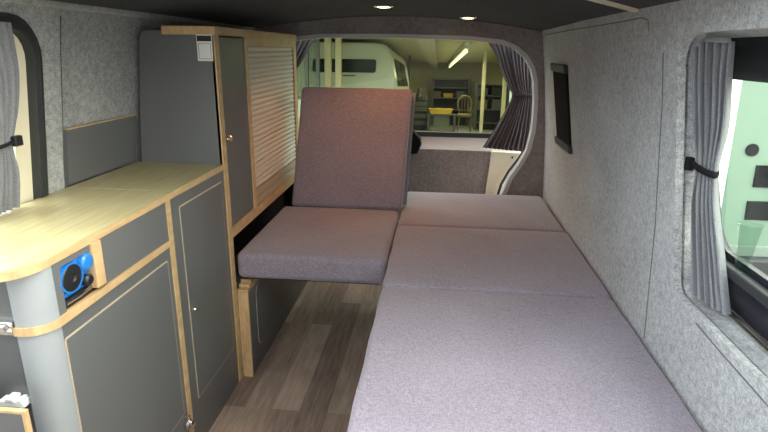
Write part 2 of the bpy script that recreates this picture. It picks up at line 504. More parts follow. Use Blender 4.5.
# left window: rubber trim, cream metal frame, pane
def onl(p, d=0): return (pl(p[1])+d, p[0], p[1])
w1 = struct(bpy.data.objects.new('window_1', None)); COL.objects.link(w1)
i1 = offs(LO, -.026)
bm = ring(bmesh.new(), offs(LO, .004), i1, lambda p: onl(p, .008), lambda p: onl(p, -.016))
link('rubber_trim', bm, 'rubber', w1)
bm = bmesh.new()
for k in range(3):
    L = offs(LO, -.006-.008*k); bm2 = [Vector(onl(p, .008)) for p in L]; tube(bm, bm2+[bm2[0]], .003, 6, False)
link('rubber_rib', bm, 'rubber', w1, smooth=True)
i2 = offs(LO, -.075)
bm = ring(bmesh.new(), offs(LO, -.020), i2, lambda p: onl(p, -.012), lambda p: onl(p, -.045))
link('window_frame', bm, 'cream', w1)
bm = loft(bmesh.new(), [[onl(p, -.055) for p in i2], [onl(p, -.059) for p in i2]])
bm.faces.ensure_lookup_table()
bmesh.ops.holes_fill(bm, edges=bm.edges)
link('pane', bm, 'pane', w1)

# right window: carpeted reveal, black frame, pane, rails
w2 = struct(bpy.data.objects.new('window_2', None)); COL.objects.link(w2)
XW = .615
bm = loft(bmesh.new(), [[(pr(p[1])+.002, p[0], p[1]) for p in RO], [(pr(p[1])+.02, p[0], p[1]) for p in RO], [(XW+.012, p[0], p[1]) for p in rrect(.203, 1.372, .698, 1.231, (.05, .05, .07, .05))]])
link('reveal', bm, 'felt', w2)
bm = ring(bmesh.new(), offs(RO, .005), offs(RO, -.006), lambda p: (pr(p[1])-.004, p[0], p[1]), lambda p: (pr(p[1])+.012, p[0], p[1]))
link('edge_binding', bm, 'felt', w2)
GL = [(y+max(0, y-.8)/.33*(z-.802)/.346*.17, z) for y, z in rrect(.32, 1.18, .802, 1.148, .05)]
oR = rrect(.190, 1.385, .682, 1.248, (.05, .05, .07, .05))
bm = ring(bmesh.new(), oR, GL, lambda p: (XW, p[0], p[1]), lambda p: (XW+.013, p[0], p[1]))
link('window_frame', bm, 'blackpaint', w2)
bm = prism(bmesh.new(), GL, 'x', XW+.008, XW+.012)
link('pane', bm, 'pane', w2)
bm = bmesh.new(); box(bm, XW-.022, XW+.001, .25, 1.22, .768, .789, bev=.004)
link('sill_bar', bm, 'dgrey', w2)
bm = bmesh.new(); box(bm, XW-.026, XW-.018, .25, 1.16, .694, .704, bev=.002); box(bm, XW-.010, XW-.002, .25, 1.16, .694, .706, bev=.002)
link('slide_rail', bm, 'chrome', w2)

# cab around the front, behind the camera: doors, dashboard, pillars; the windscreen and door windows are open to daylight
bm = bmesh.new(); box(bm, .56, .60, -1.2, YF, 0, .74); box(bm, .50, .56, YF-.10, YF, 0, 1.33)
struct(link('wall_front', bm, 'felt'))
bm = bmesh.new(); box(bm, -1.08, -1.04, -1.2, YF, 0, .74); box(bm, -1.04, -.95, YF-.10, YF, 0, 1.33); box(bm, -1.04, .56, -1.2, -1.1, 0, .72)
struct(link('wall_cab', bm, 'felt'))

# dark splashback panel behind the worktop
bm = prism(bmesh.new(), [(1.368, .832), (1.712, .832), (1.712, .984), (1.368, .984)], 'x', -1.016, -1.003)
o = link('splashback', bm, 'panel'); tag(o, 'low dark grey board behind the worktop, against the carpeted left side', 'panel')
for v in o.data.vertices:
    v.co.x += pl(v.co.z)-pl(.83)
link('top_edge', B(-1.012+.016, -.998+.018, 1.368, 1.712, .984, .987), 'ply', o)

# ------------------------------------------------------------------ kitchen run on the left
XF = -.700                                     # front plane of the furniture
wt = thing('worktop', 'pale oak worktop with rounded front corner and plywood edge', 'worktop', (-.85, 1.2, .806))
def wt_outline(y0, y1, rounded, ins=0):
    xb = -.997
    p = [(xb, y0)]
    if rounded:
        p += [(XF-ins-.080+(.080)*math.sin(t*PI/20), y0+.080-.080*math.cos(t*PI/20)) for t in range(0, 11)]
    else: p += [(XF-ins, y0)]
    return p+[(XF-ins, y1), (xb, y1)]
bm = prism(bmesh.new(), wt_outline(.775, 1.352, True), 'z', .826, .830, .001); link('hinged_lid', bm, 'oak', wt)
bm = prism(bmesh.new(), wt_outline(1.3545, 1.713, False), 'z', .826, .8298, .001); link('fixed_top', bm, 'oak', wt)
bm = prism(bmesh.new(), wt_outline(.775, 1.352, True, -.0008), 'z', .811, .8258, .001); link('edge_band', bm, 'ply', wt)
bm = prism(bmesh.new(), wt_outline(1.3545, 1.713, False, -.0008), 'z', .811, .8258, .001); link('edge_band', bm, 'ply', wt)
link('joint', B(-.99, XF-.002, 1.3522, 1.3543, .8115, .8288), 'cream', wt)

# -- front kitchen unit with the rounded corner
kc = thing('kitchen_cabinet', 'dark grey cabinet with a light grey rounded corner, under the front worktop', 'cabinet', (-.85, 1.06, 0))
bm = bmesh.new()
box(bm, -.985, XF-.010, .872, 1.309, .0, .693)
box(bm, -.985, XF-.010, 1.018, 1.309, .693, .8105)
box(bm, -.985, -.86, .872, 1.018, .693, .8105)
box(bm, -.86, XF-.010, .872, .893, .693, .8105)
box(bm, -.985, -.760, .842, .872, .0, .8105)
link('carcass', bm, 'panel_edge', kc)
bm = bmesh.new(); cx, cy = -.745, .870; ex = .045
arc = [(cx-.010, cy-.046)]+[(cx+ex*math.sin(t*PI/24), cy-.046*math.cos(t*PI/24)) for t in range(13)]
arci = [(cx-.010, cy-.036)]+[(cx+(ex-.010)*math.sin(t*PI/24), cy-.036*math.cos(t*PI/24)) for t in range(13)]
prism(bm, arc+arci[::-1], 'z', .0, .8105); link('corner_column', bm, 'column', kc, smooth=True)
arc2 = [(cx-.011, cy-.051)]+[(cx+(ex+.005)*math.sin(t*PI/24), cy-.051*math.cos(t*PI/24)) for t in range(13)]
bm = prism(bmesh.new(), arc2+[(XF+.002, 1.311), (XF-.0085, 1.311), (XF-.0085, cy)]+[(cx+(ex+.0005)*math.sin(t*PI/24), cy-.0465*math.cos(t*PI/24)) for t in range(11, -1, -1)]+[(cx-.011, cy-.0465)], 'z', .689, .705)
link('mid_rail', bm, 'ply', kc)
link('end_panel', B(-.985, cx-.0105, .832, .842, .0, .8105), 'panel', kc)
link('upper_panel', B(XF-.010, XF-.002, 1.0185, 1.311, .7055, .8105), 'panel', kc)
bm = bmesh.new(); box(bm, XF-.010, XF-.002, .869, .893, .7055, .8105); box(bm, XF-.01, XF-.002, .893, .988, .797, .8105)
link('niche_surround', bm, 'panel', kc)
link('niche_side', B(-.715, XF+.004, .988, 1.018, .712, .8105, bev=.001), 'ply', kc)
link('lower_frame', B(XF-.010, XF-.003, .869, 1.311, .0, .6885), 'panel', kc)
def door(parent, y0, y1, z0, z1, x, rad=.004, name='door'):
    g = prism(bmesh.new(), rrect(y0, y1, z0, z1, rad+.003), 'x', x-.002, x+.0004)
    d = prism(bmesh.new(), rrect(y0+.0042, y1-.0042, z0+.0042, z1-.0042, rad), 'x', x-.002, x+.0014)
    dr = link(name, d, 'panel', parent); link('routed_edge', g, 'ply_groove', dr); return dr
d1 = door(kc, .874, 1.293, .172, .656, XF-.0028)
link('divider_edge', B(XF-.010, XF, 1.3115, 1.3345, .0, .8105), 'ply', kc)
bm = bmesh.new(); box(bm, XF-.003, XF+.010, 1.278, 1.308, .128, .150, bev=.003); lathe(bm, [(.011, 0), (.011, .012), (.006, .016)], (XF+.008, 1.293, .139), 'x', 14)
box(bm, XF-.003, XF+.012, 1.287, 1.299, .150, .168, bev=.003)
link('door_catch', bm, 'chrome', kc)
bm = bmesh.new(); box(bm, -.800, -.758, .820, .833, .689, .716, bev=.002); lathe(bm, [(.004, 0), (.004, -.004)], (-.765, .820, .709), 'y', 10); lathe(bm, [(.004, 0), (.004, -.004)], (-.765, .820, .697), 'y', 10)
box(bm, -.795, -.772, .816, .821, .698, .708, bev=.001)
link('hinge', bm, 'chrome', kc)

# -- blue appliance in the niche
st = thing('portable_heater', 'small blue appliance with black round dials in the niche under the worktop', 'heater', (-.76, .94, .7065))
bm = B(-.85, XF-.008, .897, .987, .724, .803, bev=.008, seg=3); link('casing', bm, 'blue', st)
bm = lathe(bmesh.new(), [(.017, -.03), (.018, .010), (.014, .014), (.006, .015)], (XF-.008, .968, .780), 'x', 20); link('canister', bm, 'blue', st, smooth=False)
bm = lathe(bmesh.new(), [(.029, 0), (.029, .004), (.026, .008), (.010, .009), (.008, .005)], (XF-.008, .922, .764), 'x', 28); link('dial', bm, 'black', st)
bm = lathe(bmesh.new(), [(.012, 0), (.012, .012), (.009, .016)], (XF-.007, .962, .743), 'x', 18); link('dial', bm, 'black', st)
bm = ring(bmesh.new(), [(.922+.034*math.cos(t*PI/14), .764+.030*math.sin(t*PI/14)) for t in range(28)], [(.922+.030*math.cos(t*PI/14), .764+.027*math.sin(t*PI/14)) for t in range(28)], lambda p: (XF-.0005, p[0], min(p[1], .796)), lambda p: (XF-.012, p[0], min(p[1], .796)))
link('dial_rim', bm, 'blue', st)
bm = B(-.85, XF-.006, .897, .984, .7065, .724, bev=.003); link('base_tray', bm, 'black', st)
bm = bmesh.new(); tube(bm, [(XF-.006, .900, .718), (XF-.004, .94, .718), (XF-.006, .978, .719)], .0032, 8); link('carry_bar', bm, 'chrome', st)

# -- second unit
c2 = thing('base_cupboard', 'dark grey single-door cupboard under the rear worktop, beside the tall cupboard', 'cupboard', (-.85, 1.52, 0))
link('carcass', B(-.985, XF-.010, 1.3385, 1.711, 0, .8105), 'panel_edge', c2)
link('front_frame', B(XF-.010, XF-.003, 1.335, 1.711, 0, .8105), 'panel', c2)
d2 = door(c2, 1.385, 1.692, .158, .778, XF-.0028)
bm = lathe(bmesh.new(), [(.0075, 0), (.0075, .004), (.005, .007), (.003, .008)], (XF-.0014, 1.412, .452), 'x', 16); link('knob', bm, 'chrome', d2)

# -- tall cupboard
tc = thing('tall_cupboard', 'tall dark grey cupboard with plywood edges and a roller shutter, before the rear window', 'cupboard', (-.82, 2.2, 0))
side = [(-.975, 0), (-.702, 0), (-.702, 1.229), (-.905, 1.229)]
side = [(-1.0, 0), (-.702, 0), (-.702, 1.2362), (-.868, 1.2362), (-.868, 1.249), (-.92, 1.249), (-.933, 1.245), (-.941, 1.235), (-.944, 1.221), (-.965, 1.03), (-.984, .83)]
link('side_panel', prism(bmesh.new(), side, 'y', 1.7145, 1.732, .0015), 'panel', tc)
bm = bmesh.new(); box(bm, -.935, XF-.016, 1.734, 2.70, .575, 1.2362)
link('carcass', bm, 'panel_edge', tc)
link('gap_dark_back', B(-.80, -.78, 1.734, 2.70, .406, .5585), 'matt_black', tc)  # black sheet put in to darken the gap below the cupboard
link('gap_dark_end', B(-.80, -.70, 2.69, 2.71, .406, .5585), 'matt_black', tc)  # black sheet added to keep the far end of the gap dark
link('front_stile', B(XF-.012, XF+.001, 1.7145, 1.748, 0, 1.236, bev=.0006), 'ply', tc)
link('bottom_rail', B(XF-.012, XF+.001, 1.748, 2.71, .560, .597, bev=.0006), 'ply', tc)
link('bottom_shelf', B(-.935, XF-.012, 1.734, 2.71, .560, .575), 'panel_edge', tc)
link('centre_stile', B(XF-.012, XF+.001, 1.992, 2.020, .597, 1.236, bev=.0006), 'ply', tc)
link('end_stile', B(XF-.012, XF+.001, 2.664, 2.71, .597, 1.236, bev=.0006), 'ply', tc)
link('top_board', B(-.868, XF+.004, 1.7125, 2.716, 1.2365, 1.262, bev=.0015), 'ply', tc)
link('shutter_head', B(XF-.012, XF, 2.020, 2.664, 1.205, 1.236), 'ply', tc)
dt = link('door', B(XF-.014, XF-.003, 1.7495, 1.9905, .5985, 1.231, bev=.001), 'panel', tc)
bm = lathe(bmesh.new(), [(.013, 0), (.013, .003), (.007, .004), (.007, .006), (.012, .009), (.012, .013), (.008, .016), (.003, .017)], (XF-.003, 1.772, .905), 'x', 20)
link('knob', bm, 'brass', dt)
bm = bmesh.new(); n = 27; z0, z1 = .664, 1.206
P = [(XF-.0155, z0-.002)]
for k in range(n):
    a = z0+(z1-z0)*k/n; h = (z1-z0)/n
    P += [(XF-.0150, a+.0008), (XF-.0100, a+h*.12), (XF-.0080, a+h*.35), (XF-.0080, a+h*.65), (XF-.0100, a+h*.88), (XF-.0150, a+h-.0008)]
prism(bm, [(x+.003, z) for x, z in P[1:]]+[(XF-.0158, z1), (XF-.0158, z0)], 'y', 2.021, 2.663)
sh = link('roller_shutter', bm, 'slat', tc)
bm = bmesh.new(); box(bm, XF-.0155, XF-.004, 2.021, 2.663, .632, .661, bev=.002); box(bm, XF-.0155, XF-.002, 2.021, 2.663, .599, .6285, bev=.003)
link('shutter_bar', bm, 'slat_bar', sh)
stk = link('sticker', B(-.757, -.707, 1.7132, 1.7147, 1.158, 1.238), 'label_white', tc); stk['label'] = 'white sticker with a black band'
link('black_band', B(-.755, -.709, 1.7126, 1.7133, 1.217, 1.234), 'black', stk)
bm = ring(bmesh.new(), rrect(-.752, -.712, 1.164, 1.211, .001, 2), rrect(-.7508, -.7132, 1.1652, 1.2098, .001, 2), lambda p: (p[0], 1.7127, p[1]), lambda p: (p[0], 1.7133, p[1]))
link('border_line', bm, 'steel', stk)

# -- low locker front end and its white catch
lk = thing('hinged_flap', 'low dark grey board with plywood edge standing before the rounded corner column', 'flap', (-.8, .71, 0))
link('board', B(-.98, -.669, .707, .7155, 0, .612), 'panel', lk)
link('edge_band', B(-.98, -.6675, .7065, .716, .612, .618, bev=.001), 'ply', lk)
link('side_edge', B(-.669, -.6625, .7065, .716, 0, .618, bev=.001), 'ply', lk)
bm = bmesh.new(); box(bm, -.812, -.760, .812, .834, .538, .552, bev=.003); box(bm, -.796, -.778, .810, .833, .550, .560, bev=.003); box(bm, -.774, -.764, .812, .833, .550, .556, bev=.002)
link('corner_catch', bm, 'white', kc)['label'] = 'white plastic catch'

# ------------------------------------------------------------------ bench
bb = thing('bench_base', 'dark grey base unit under the tall cupboard with plywood end edge', 'base unit', (-.8, 2.2, 0))
link('carcass', B(-.99, -.700, 1.752, 2.71, 0, .386), 'panel_edge', bb)
link('side_board', B(-.678, -.6615, 1.758, 2.71, .0, .350), 'panel', bb)
link('end_edge', B(-.6985, -.660, 1.7495, 1.7575, .0, .350, bev=.0008), 'ply', bb)
bm = bmesh.new()
for k in range(4): box(bm, -.6985, -.6600, 1.7495+.020*k, 1.90, .3505+.0115*k, .3615+.0115*k, bev=.0008)
link('layered_edge', bm, 'ply', bb)
link('top_board', B(-.99, -.675, 1.79, 2.71, .386, .405), 'panel_edge', bb)
door(bb, 1.835, 2.45, .075, .345, -.6613, .045, 'hatch')
fr = thing('seat_platform', 'thin dark board carrying the single seat cushion', 'frame', (-.4, 2.1, .39))
link('board', B(-.655, -.185, 1.80, 2.52, .386, .404), 'panel_edge', fr)
bm = bmesh.new(); box(bm, -.22, -.19, 2.36, 2.40, 0, .386, bev=.003); link('leg', bm, 'panel_edge', fr)
bm = bmesh.new(); box(bm, -.22, -.19, 2.46, 2.50, 0, .386, bev=.003); link('leg', bm, 'panel_edge', fr)

bm = cushion(-.695, -.160, 1.745, 2.375, .406, .503, .022, .006, .0016, None, 3)
tag(link('seat_cushion', bm, 'fabric', smooth=True), 'brownish grey fabric seat cushion below the upright backrest', 'cushion')
bk = thing('backrest', 'upright reclined brown grey backrest before the rear window', 'backrest', (-.4, 2.37, .5))
ang = math.radians(-19)
T = Matrix.Translation((0, 2.352, .508)) @ Matrix.Rotation(ang, 4, 'X')
# in the backrest's own frame: y is its depth, z its height
Tb = T @ Matrix(((1, 0, 0, 0), (0, 0, -1, 0), (0, 1, 0, 0), (0, 0, 0, 1)))
bm = cushion(-.655, -.146, 0, .555, -.085, 0, .016, .004, .0012, Tb, 5)
sk = .03
for v in bm.verts: v.co.x += (v.co.z-.5)/.52*.022
link('back_cushion', bm, 'fabric', bk, smooth=True)
bm = bmesh.new(); box(bm, -.600, -.130, .088, .104, .03, .556, bev=.004, mtx=T)
for v in bm.verts: v.co.x += (v.co.z-.5)/.52*.022
link('back_board', bm, 'board', bk)['label'] = 'pale blue grey backing board'

# ------------------------------------------------------------------ bed
bs = thing('bed_platform', 'dark grey box base under the three bed cushions', 'bed base', (.2, 1.7, 0))
link('front_box', B(-.130, .535, .72, 1.60, 0, .40), 'panel_edge', bs)
link('rear_box', B(-.130, .535, 1.605, 2.80, 0, .40), 'panel_edge', bs)
for nm, y0, y1, lab, sd in (('bed_cushion', .70, 1.546, 'largest lavender grey bed cushion, nearest the camera', 11),
                       ('bed_cushion', 1.549, 2.157, 'middle lavender grey bed cushion between the nearest and the rearmost one', 12),
                       ('bed_cushion', 2.160, 2.745, 'rearmost grey bed cushion, below the tailgate panel', 13)):
    bm = cushion(-.153, .5425, y0, y1, .4015, .5+(.003 if sd == 12 else 0), .017 if sd != 13 else .024, .005, .0016, None, sd)
    o = link(nm, bm, 'fabric', smooth=True); tag(o, lab, 'cushion', 'bed cushions along the right wall')

# ------------------------------------------------------------------ curtains
# right window
cr = thing('curtain', 'grey curtain gathered beside the right side window by a black tie', 'curtain', (.55, 1.15, .72))
rows = [((.507, 1.222, 1.230), (.552, 1.145, 1.222), .010), ((.516, 1.212, 1.15), (.566, 1.160, 1.15), .011), ((.530, 1.202, 1.06), (.574, 1.155, 1.06), .011),
        ((.545, 1.192, .975), (.574, 1.160, .975), .006), ((.546, 1.180, .90), (.578, 1.140, .90), .010), ((.550, 1.158, .81), (.580, 1.085, .81), .012), ((.554, 1.130, .712), (.580, 1.020, .712), .012)]
link('cloth', curtain(rows, 6, (.80, .60, 0), 4, 96), 'curtain', cr, smooth=True)
bm = bmesh.new(); tube(bm, [(.558-.014*math.cos(t*PI/12)+.016*math.sin(t*PI/12), 1.178+.024*math.cos(t*PI/12)+.008*math.sin(t*PI/12), .972+.004*math.cos(t*PI/12)) for t in range(25)], .0028, 8, False)
for v in bm.verts: v.co.z = .972+(v.co.z-.972)*2.6
box(bm, .526, .542, 1.188, 1.206, .962, .990, bev=.003)
link('tie_back', bm, 'matt_black', cr)
bm = bmesh.new(); tube(bm, [(.522, 1.33, 1.228), (.522, 1.10, 1.223)], .004, 8); link('heading_rail', bm, 'curtain', cr)

# left window
c1 = thing('curtain', 'grey curtain with black tie in the left side window', 'curtain', (-.95, 1.1, .84))
rows = [((-.933, .98, 1.246), (-.933, 1.165, 1.246), .006), ((-.942, .99, 1.14), (-.942, 1.172, 1.14), .010), ((-.956, 1.02, 1.05), (-.956, 1.165, 1.05), .009),
        ((-.968, 1.065, .985), (-.968, 1.150, .985), .006), ((-.972, 1.03, .92), (-.972, 1.163, .92), .009), ((-.984, 1.01, .833), (-.984, 1.158, .833), .010)]
link('cloth', curtain(rows, 8, (1, 0, 0), 9, 90), 'curtain', c1, smooth=True)
bm = bmesh.new(); tube(bm, [(-.968+.018*math.sin(t*PI/12), 1.098+.056*math.cos(t*PI/12), .985+.006*math.cos(t*PI/12)) for t in range(25)], .0045, 8, False)
box(bm, -.962, -.948, 1.140, 1.164, .978, 1.002, bev=.003)
link('tie_back', bm, 'black', c1)

# rear window, right and left
YC = 2.965
c3 = thing('curtain', 'dark purple grey curtain tied at the right edge of the rear window', 'curtain', (.4, YC, .66))
def arcrow(bmx):                                # lifts the top edge so that it follows the rounded opening
    for v in bmx.verts:
        if v.co.z > 1.0:
            s = (v.co.x-.24)/.24
            v.co.z += max(0, min(1, (v.co.z-1.0)/.2))*.062*max(0, 1-(2*s-1)**2)
    return bmx
rows = [((.236, YC, 1.246), (.500, YC, 1.115), .006), ((.305, YC, 1.10), (.488, YC, 1.06), .008), ((.352, YC, 1.02), (.486, YC, 1.01), .006), ((.381, YC, .978), (.484, YC, .978), .004),
        ((.352, YC, .90), (.492, YC, .90), .007), ((.298, YC, .79), (.500, YC, .79), .009), ((.245, YC, .698), (.502, YC, .680), .010)]
link('cloth', arcrow(curtain(rows, 11, (0, 1, 0), 21, 120)), 'curtain_dark', c3, smooth=True)
bm = B(.380, .487, YC-.014, YC+.014, .970, .984, bev=.004); link('tie_back', bm, 'black', c3)
c4 = thing('curtain', 'dark curtain at the left edge of the rear window behind the tall cupboard', 'curtain', (-.8, YC, .66))
rows = [((-.93, YC, 1.256), (-.650, YC, 1.258), .006), ((-.92, YC, 1.12), (-.735, YC, 1.13), .008), ((-.915, YC, .98), (-.83, YC, .98), .004), ((-.92, YC, .8), (-.78, YC, .8), .008), ((-.93, YC, .668), (-.70, YC, .668), .008)]
link('cloth', curtain(rows, 9, (0, 1, 0), 22, 100), 'curtain_dark', c4, smooth=True)
bm = B(-.918, -.826, YC-.014, YC+.014, .972, .986, bev=.004); link('tie_back', bm, 'black', c4)

# ------------------------------------------------------------------ fittings
wp = thing('wall_panel', 'narrow black panel with ribbed end rails on the grey carpeted right side', 'panel', (.5, 2.38, .85))
def onr(x, y, z): return (pr(z)+.004-x, y, z)
def lean(bmx):
    for v in bmx.verts:
        v.co.x = pr(v.co.z)+.006-v.co.x*.6; v.co.y += (v.co.z-1.14)*.27+.01
    return bmx
link('face', lean(B(.002, .020, 2.265, 2.52, .835, 1.125, bev=.003)), 'matt_black', wp)
link('end_rail', lean(B(.002, .034, 2.255, 2.53, 1.118, 1.150, bev=.006)), 'dgrey', wp)
link('end_rail', lean(B(.002, .034, 2.255, 2.53, .815, .845, bev=.006)), 'dgrey', wp)

def spot(x, y, lab, power):
    z = ceil_z(x)-.0005-(.004 if y > 2.5 else 0)
    s = thing('ceiling_spotlight', lab, 'spotlight', (x, y, z), 'warm ceiling spotlights')
    bm = lathe(bmesh.new(), [(.040, .002), (.040, -.004), (.034, -.007), (.027, -.007), (.027, -.001)], (x, y, z), 'z', 28); link('bezel', bm, 'chrome', s)
    bm = lathe(bmesh.new(), [(.026, -.0035), (.020, -.0062), (.008, -.0075)], (x, y, z), 'z', 24); link('lens', bm, 'downlight', s)
    L = bpy.data.lights.new('spot_lamp', 'SPOT'); L.energy = power; L.color = (1, .40, .14); L.spot_size = math.radians(135); L.spot_blend = .7; L.shadow_soft_size = .025
    lo = bpy.data.objects.new('spot_lamp', L); COL.objects.link(lo); lo.location = (x, y, z-.012); lo.parent = s; lo.matrix_parent_inverse = Matrix.Translation(-Vector(s.location))
spot(-.226, 2.235, 'lit warm ceiling spotlight above the backrest', 9)
spot(.115, 2.60, 'lit warm ceiling spotlight nearest the rear window top', 3.5)

cp = thing('plastic_cup', 'clear tapered cup standing on the right window ledge', 'cup', (.585, 1.03, .79))
bm = bmesh.new()
cpx, cpy, cpz = .603, 1.055, .7895
for (r0, r1) in ((.010, .021),):
    rows = []
    for (r, h) in ((.004, .001), (.010, .0005), (.012, .02), (.020, .095), (.0225, .096), (.0225, .099), (.019, .099), (.0105, .02), (.004, .004)):
        rows.append([(cpx+r*math.cos(2*PI*k/24), cpy+r*math.sin(2*PI*k/24), cpz+h) for k in range(24)])
    loft(bm, rows)
link('beaker', bm, 'cup', cp, smooth=True)

# ------------------------------------------------------------------ outside: ground, garage, vans (the van stands nose-down, so the yard is tilted to its floor)
TILT = Matrix.Translation(CAM) @ Matrix.Rotation(math.radians(-3.6), 4, 'X') @ Matrix.Translation((0, 0, -1.65))
def G(o):
    o.matrix_world = TILT @ o.matrix_world; return o
def gmesh(name, bm, m, smooth=False): return G(link(name, bm, m, smooth=smooth))
def gthing(name, lab, cat, loc=(0, 0, 0), group=None):
    return thing(name, lab, cat, loc, group)

struct(gmesh('ground', B(-30, 30, -25, 6, -.10, -.02), 'asphalt'))
struct(gmesh('floor_garage', B(-16, 12, 6, 19.3, -.10, 0), 'concrete'))
struct(gmesh('wall_garage_back', B(-16, 12, 19, 19.3, 0, 2.6), 'gwall'))
struct(gmesh('wall_garage_left', B(-16.3, -16, 6, 19.3, 0, 2.6), 'gwall'))
struct(gmesh('wall_garage_right', B(12, 12.3, 6, 19.3, 0, 2.6), 'gwall'))
struct(gmesh('ceiling_garage', B(-16, 12, 7.2, 19.3, 2.42, 2.55), 'gceil'))
bm = bmesh.new()
for x in (-3.2, -.2, 3.2): box(bm, x-.12, x+.12, 7.2, 19, 2.25, 2.42)
struct(gmesh('trim_garage', bm, 'gwall'))

def G(o):
    o.matrix_world = TILT @ Matrix.Translation(o.location); return o
GF = .40                                        # workshop floor level in the yard's frame
for nm in ('floor_garage',):
    bpy.data.objects[nm].data.transform(Matrix.Translation((0, 0, GF)))
# white van parked inside
wv = thing('van', 'white van parked in the workshop, seen through the rear window', 'van', (-1.6, 11.5, GF))
prof = [(-2.50, .62), (-.735, .62), (-.725, 1.5), (-.745, 1.80), (-.84, 2.24), (-.93, 2.33), (-1.1, 2.36), (-2.13, 2.36), (-2.31, 2.33), (-2.40, 2.24), (-2.50, 1.80), (-2.515, 1.5)]
bm = prism(bmesh.new(), prof, 'y', 9.3, 13.8, .05)
for v in bm.verts:
    if v.co.y < 10 and v.co.z > 1.6: v.co.y += (v.co.z-1.6)*.35
link('body', bm, 'vanwhite', wv)
bm = prism(bmesh.new(), rrect(-2.15, -1.07, 1.86, 2.08, .04), 'y', 9.29, 9.31)
for v in bm.verts: v.co.y += (v.co.z-1.6)*.35-.012
link('rear_window', bm, 'darkglass', wv)
bm = bmesh.new(); prism(bm, rrect(9.9, 11.1, 1.66, 2.12, .05), 'x', -.79, -.775); prism(bm, rrect(11.2, 12.6, 1.66, 2.12, .05), 'x', -.79, -.775)
for v in bm.verts: v.co.x += (1.80-v.co.z)*.215+.048
link('side_window', bm, 'darkglass', wv)
link('handle', B(-1.62, -1.40, 9.285, 9.31, 1.80, 1.815, bev=.004), 'black', wv)
link('bumper', B(-2.48, -.76, 9.2, 9.4, .60, .85, bev=.03), 'dgrey', wv)
for x in (-.80, -2.42):
    for y in (10.2, 13.0):
        link('wheel', lathe(bmesh.new(), [(.16, -.09), (.29, -.10), (.32, -.06), (.32, .06), (.29, .10), (.16, .09)], (x-.02, y, GF+.32), 'x', 24), 'tyre', wv)
link('tail_light', B(-.80, -.755, 9.27, 9.33, 1.0, 1.35, bev=.01), 'red', wv)
G(wv)
# posts and the door frame of the workshop
def post(x, y, w, m, lab, z1=2.39):
    bm = B(x-w/2, x+w/2, y-w/2, y+w/2, GF, z1, bev=.006)
    t = thing('post', lab, 'post', (x, y, GF)); link('shaft', bm, m, t)
    link('foot_plate', B(x-w*.7, x+w*.7, y-w*.7, y+w*.7, GF, GF+.015), 'steel', t); G(t)
post(-.935, 14.2, .085, 'gpost', 'cream post beside the parked white van, behind the backrest top')
post(-.755, 14, .06, 'steel', 'thin grey post just beside the cream post near the white van')
post(.93, 12, .07, 'gpost', 'cream post standing between the round-backed chair and the dark rack')
post(1.37, 12, .08, 'gpost', 'cream post nearest the tied dark curtain')
post(-1.75, 8.75, .10, 'gpost', 'cream door post beside the glazed partition')
post(-1.585, 8.75, .09, 'gpost', 'cream door post overlapping the white van')
pt = thing('glazed_partition', 'grey framed glazed partition at the far left of the rear window', 'partition', (-2.4, 8.5, GF))
bm = bmesh.new()
for x in (-2.9, -2.55, -2.22, -2.03, -1.86): box(bm, x-.025, x+.025, 8.47, 8.53, GF, 2.40)
for z in (GF+.03, 1.45, 2.37): box(bm, -2.9, -1.86, 8.475, 8.525, z-.025, z+.025)
link('frame', bm, 'steel', pt); link('lower_panel', B(-2.88, -1.88, 8.49, 8.51, GF+.05, 1.43), 'vanwhite', pt); link('glass', B(-2.88, -1.88, 8.495, 8.503, 1.47, 2.35), 'pane', pt); G(pt)

# fluorescent tube
tb = thing('tube_lamp', 'long lit fluorescent tube under the workshop ceiling', 'lamp', (.35, 14, 2.3))
bm = bmesh.new(); tube(bm, [(.30, 18.2, 2.27), (.46, 10.2, 2.27)], .022, 10); link('tube', bm, 'tube', tb)
bm = B(-.04, .04, 10.1, 18.3, 2.315, 2.418)
for v in bm.verts: v.co.x += .30+(18.2-v.co.y)*.02
link('housing', bm, 'vanwhite', tb); G(tb)
for y in (9.5, 12, 15.5):
    L = bpy.data.lights.new('tube_light', 'AREA'); L.energy = 75; L.color = (1, .94, .74); L.shape = 'RECTANGLE'; L.size = .1; L.size_y = 2.6
    lo = bpy.data.objects.new('tube_light', L); COL.objects.link(lo); lo.parent = tb
    lo.location = (0, 0, 0); lo.matrix_parent_inverse = Matrix.Translation((.30+(18.2-y)*.02-.35, y-14, 2.225-2.3))
struct(gmesh('window_3', prism(bmesh.new(), [(2.2, 1.0), (3.2, 1.0), (3.2, 1.9), (2.2, 1.9)], 'y', 18.86, 18.88), emitter('daylit_window', (.85, 1, .92), 1.6)))

# things along the back wall
rk = thing('shelf_unit', 'dark shelf unit against the workshop wall behind the yellow crate', 'shelf', (.35, 18.6, GF))
bm = bmesh.new(); box(bm, -.22, .98, 18.75, 18.8, GF, 1.92); link('back', bm, 'dgrey', rk)
for x in (-.195, .955): link('upright', B(x-.025, x+.025, 18.3, 18.75, GF, 1.92), 'steel', rk)
for z in (.9, 1.28, 1.62, 1.89): link('shelf', B(-.17, .93, 18.3, 18.75, z, z+.03), 'steel', rk)
G(rk)
for i, (x, w, z, h, m, c) in enumerate(((-.05, .22, 1.31, .18, 'brown', 'brown box on the left of the dark workshop shelf'), (.30, .3, 1.31, .12, 'yellow', 'yellow box in the middle of the dark workshop shelf'), (.70, .25, 1.31, .2, 'steel', 'grey box on the right of the dark workshop shelf'))):
    o = thing('storage_box', c, 'box', (x, 18.5, z)); link('body', B(x-w/2, x+w/2, 18.36, 18.66, z, z+h, bev=.01), m, o); link('lid', B(x-w/2-.01, x+w/2+.01, 18.35, 18.67, z+h, z+h+.02, bev=.005), m, o); G(o)
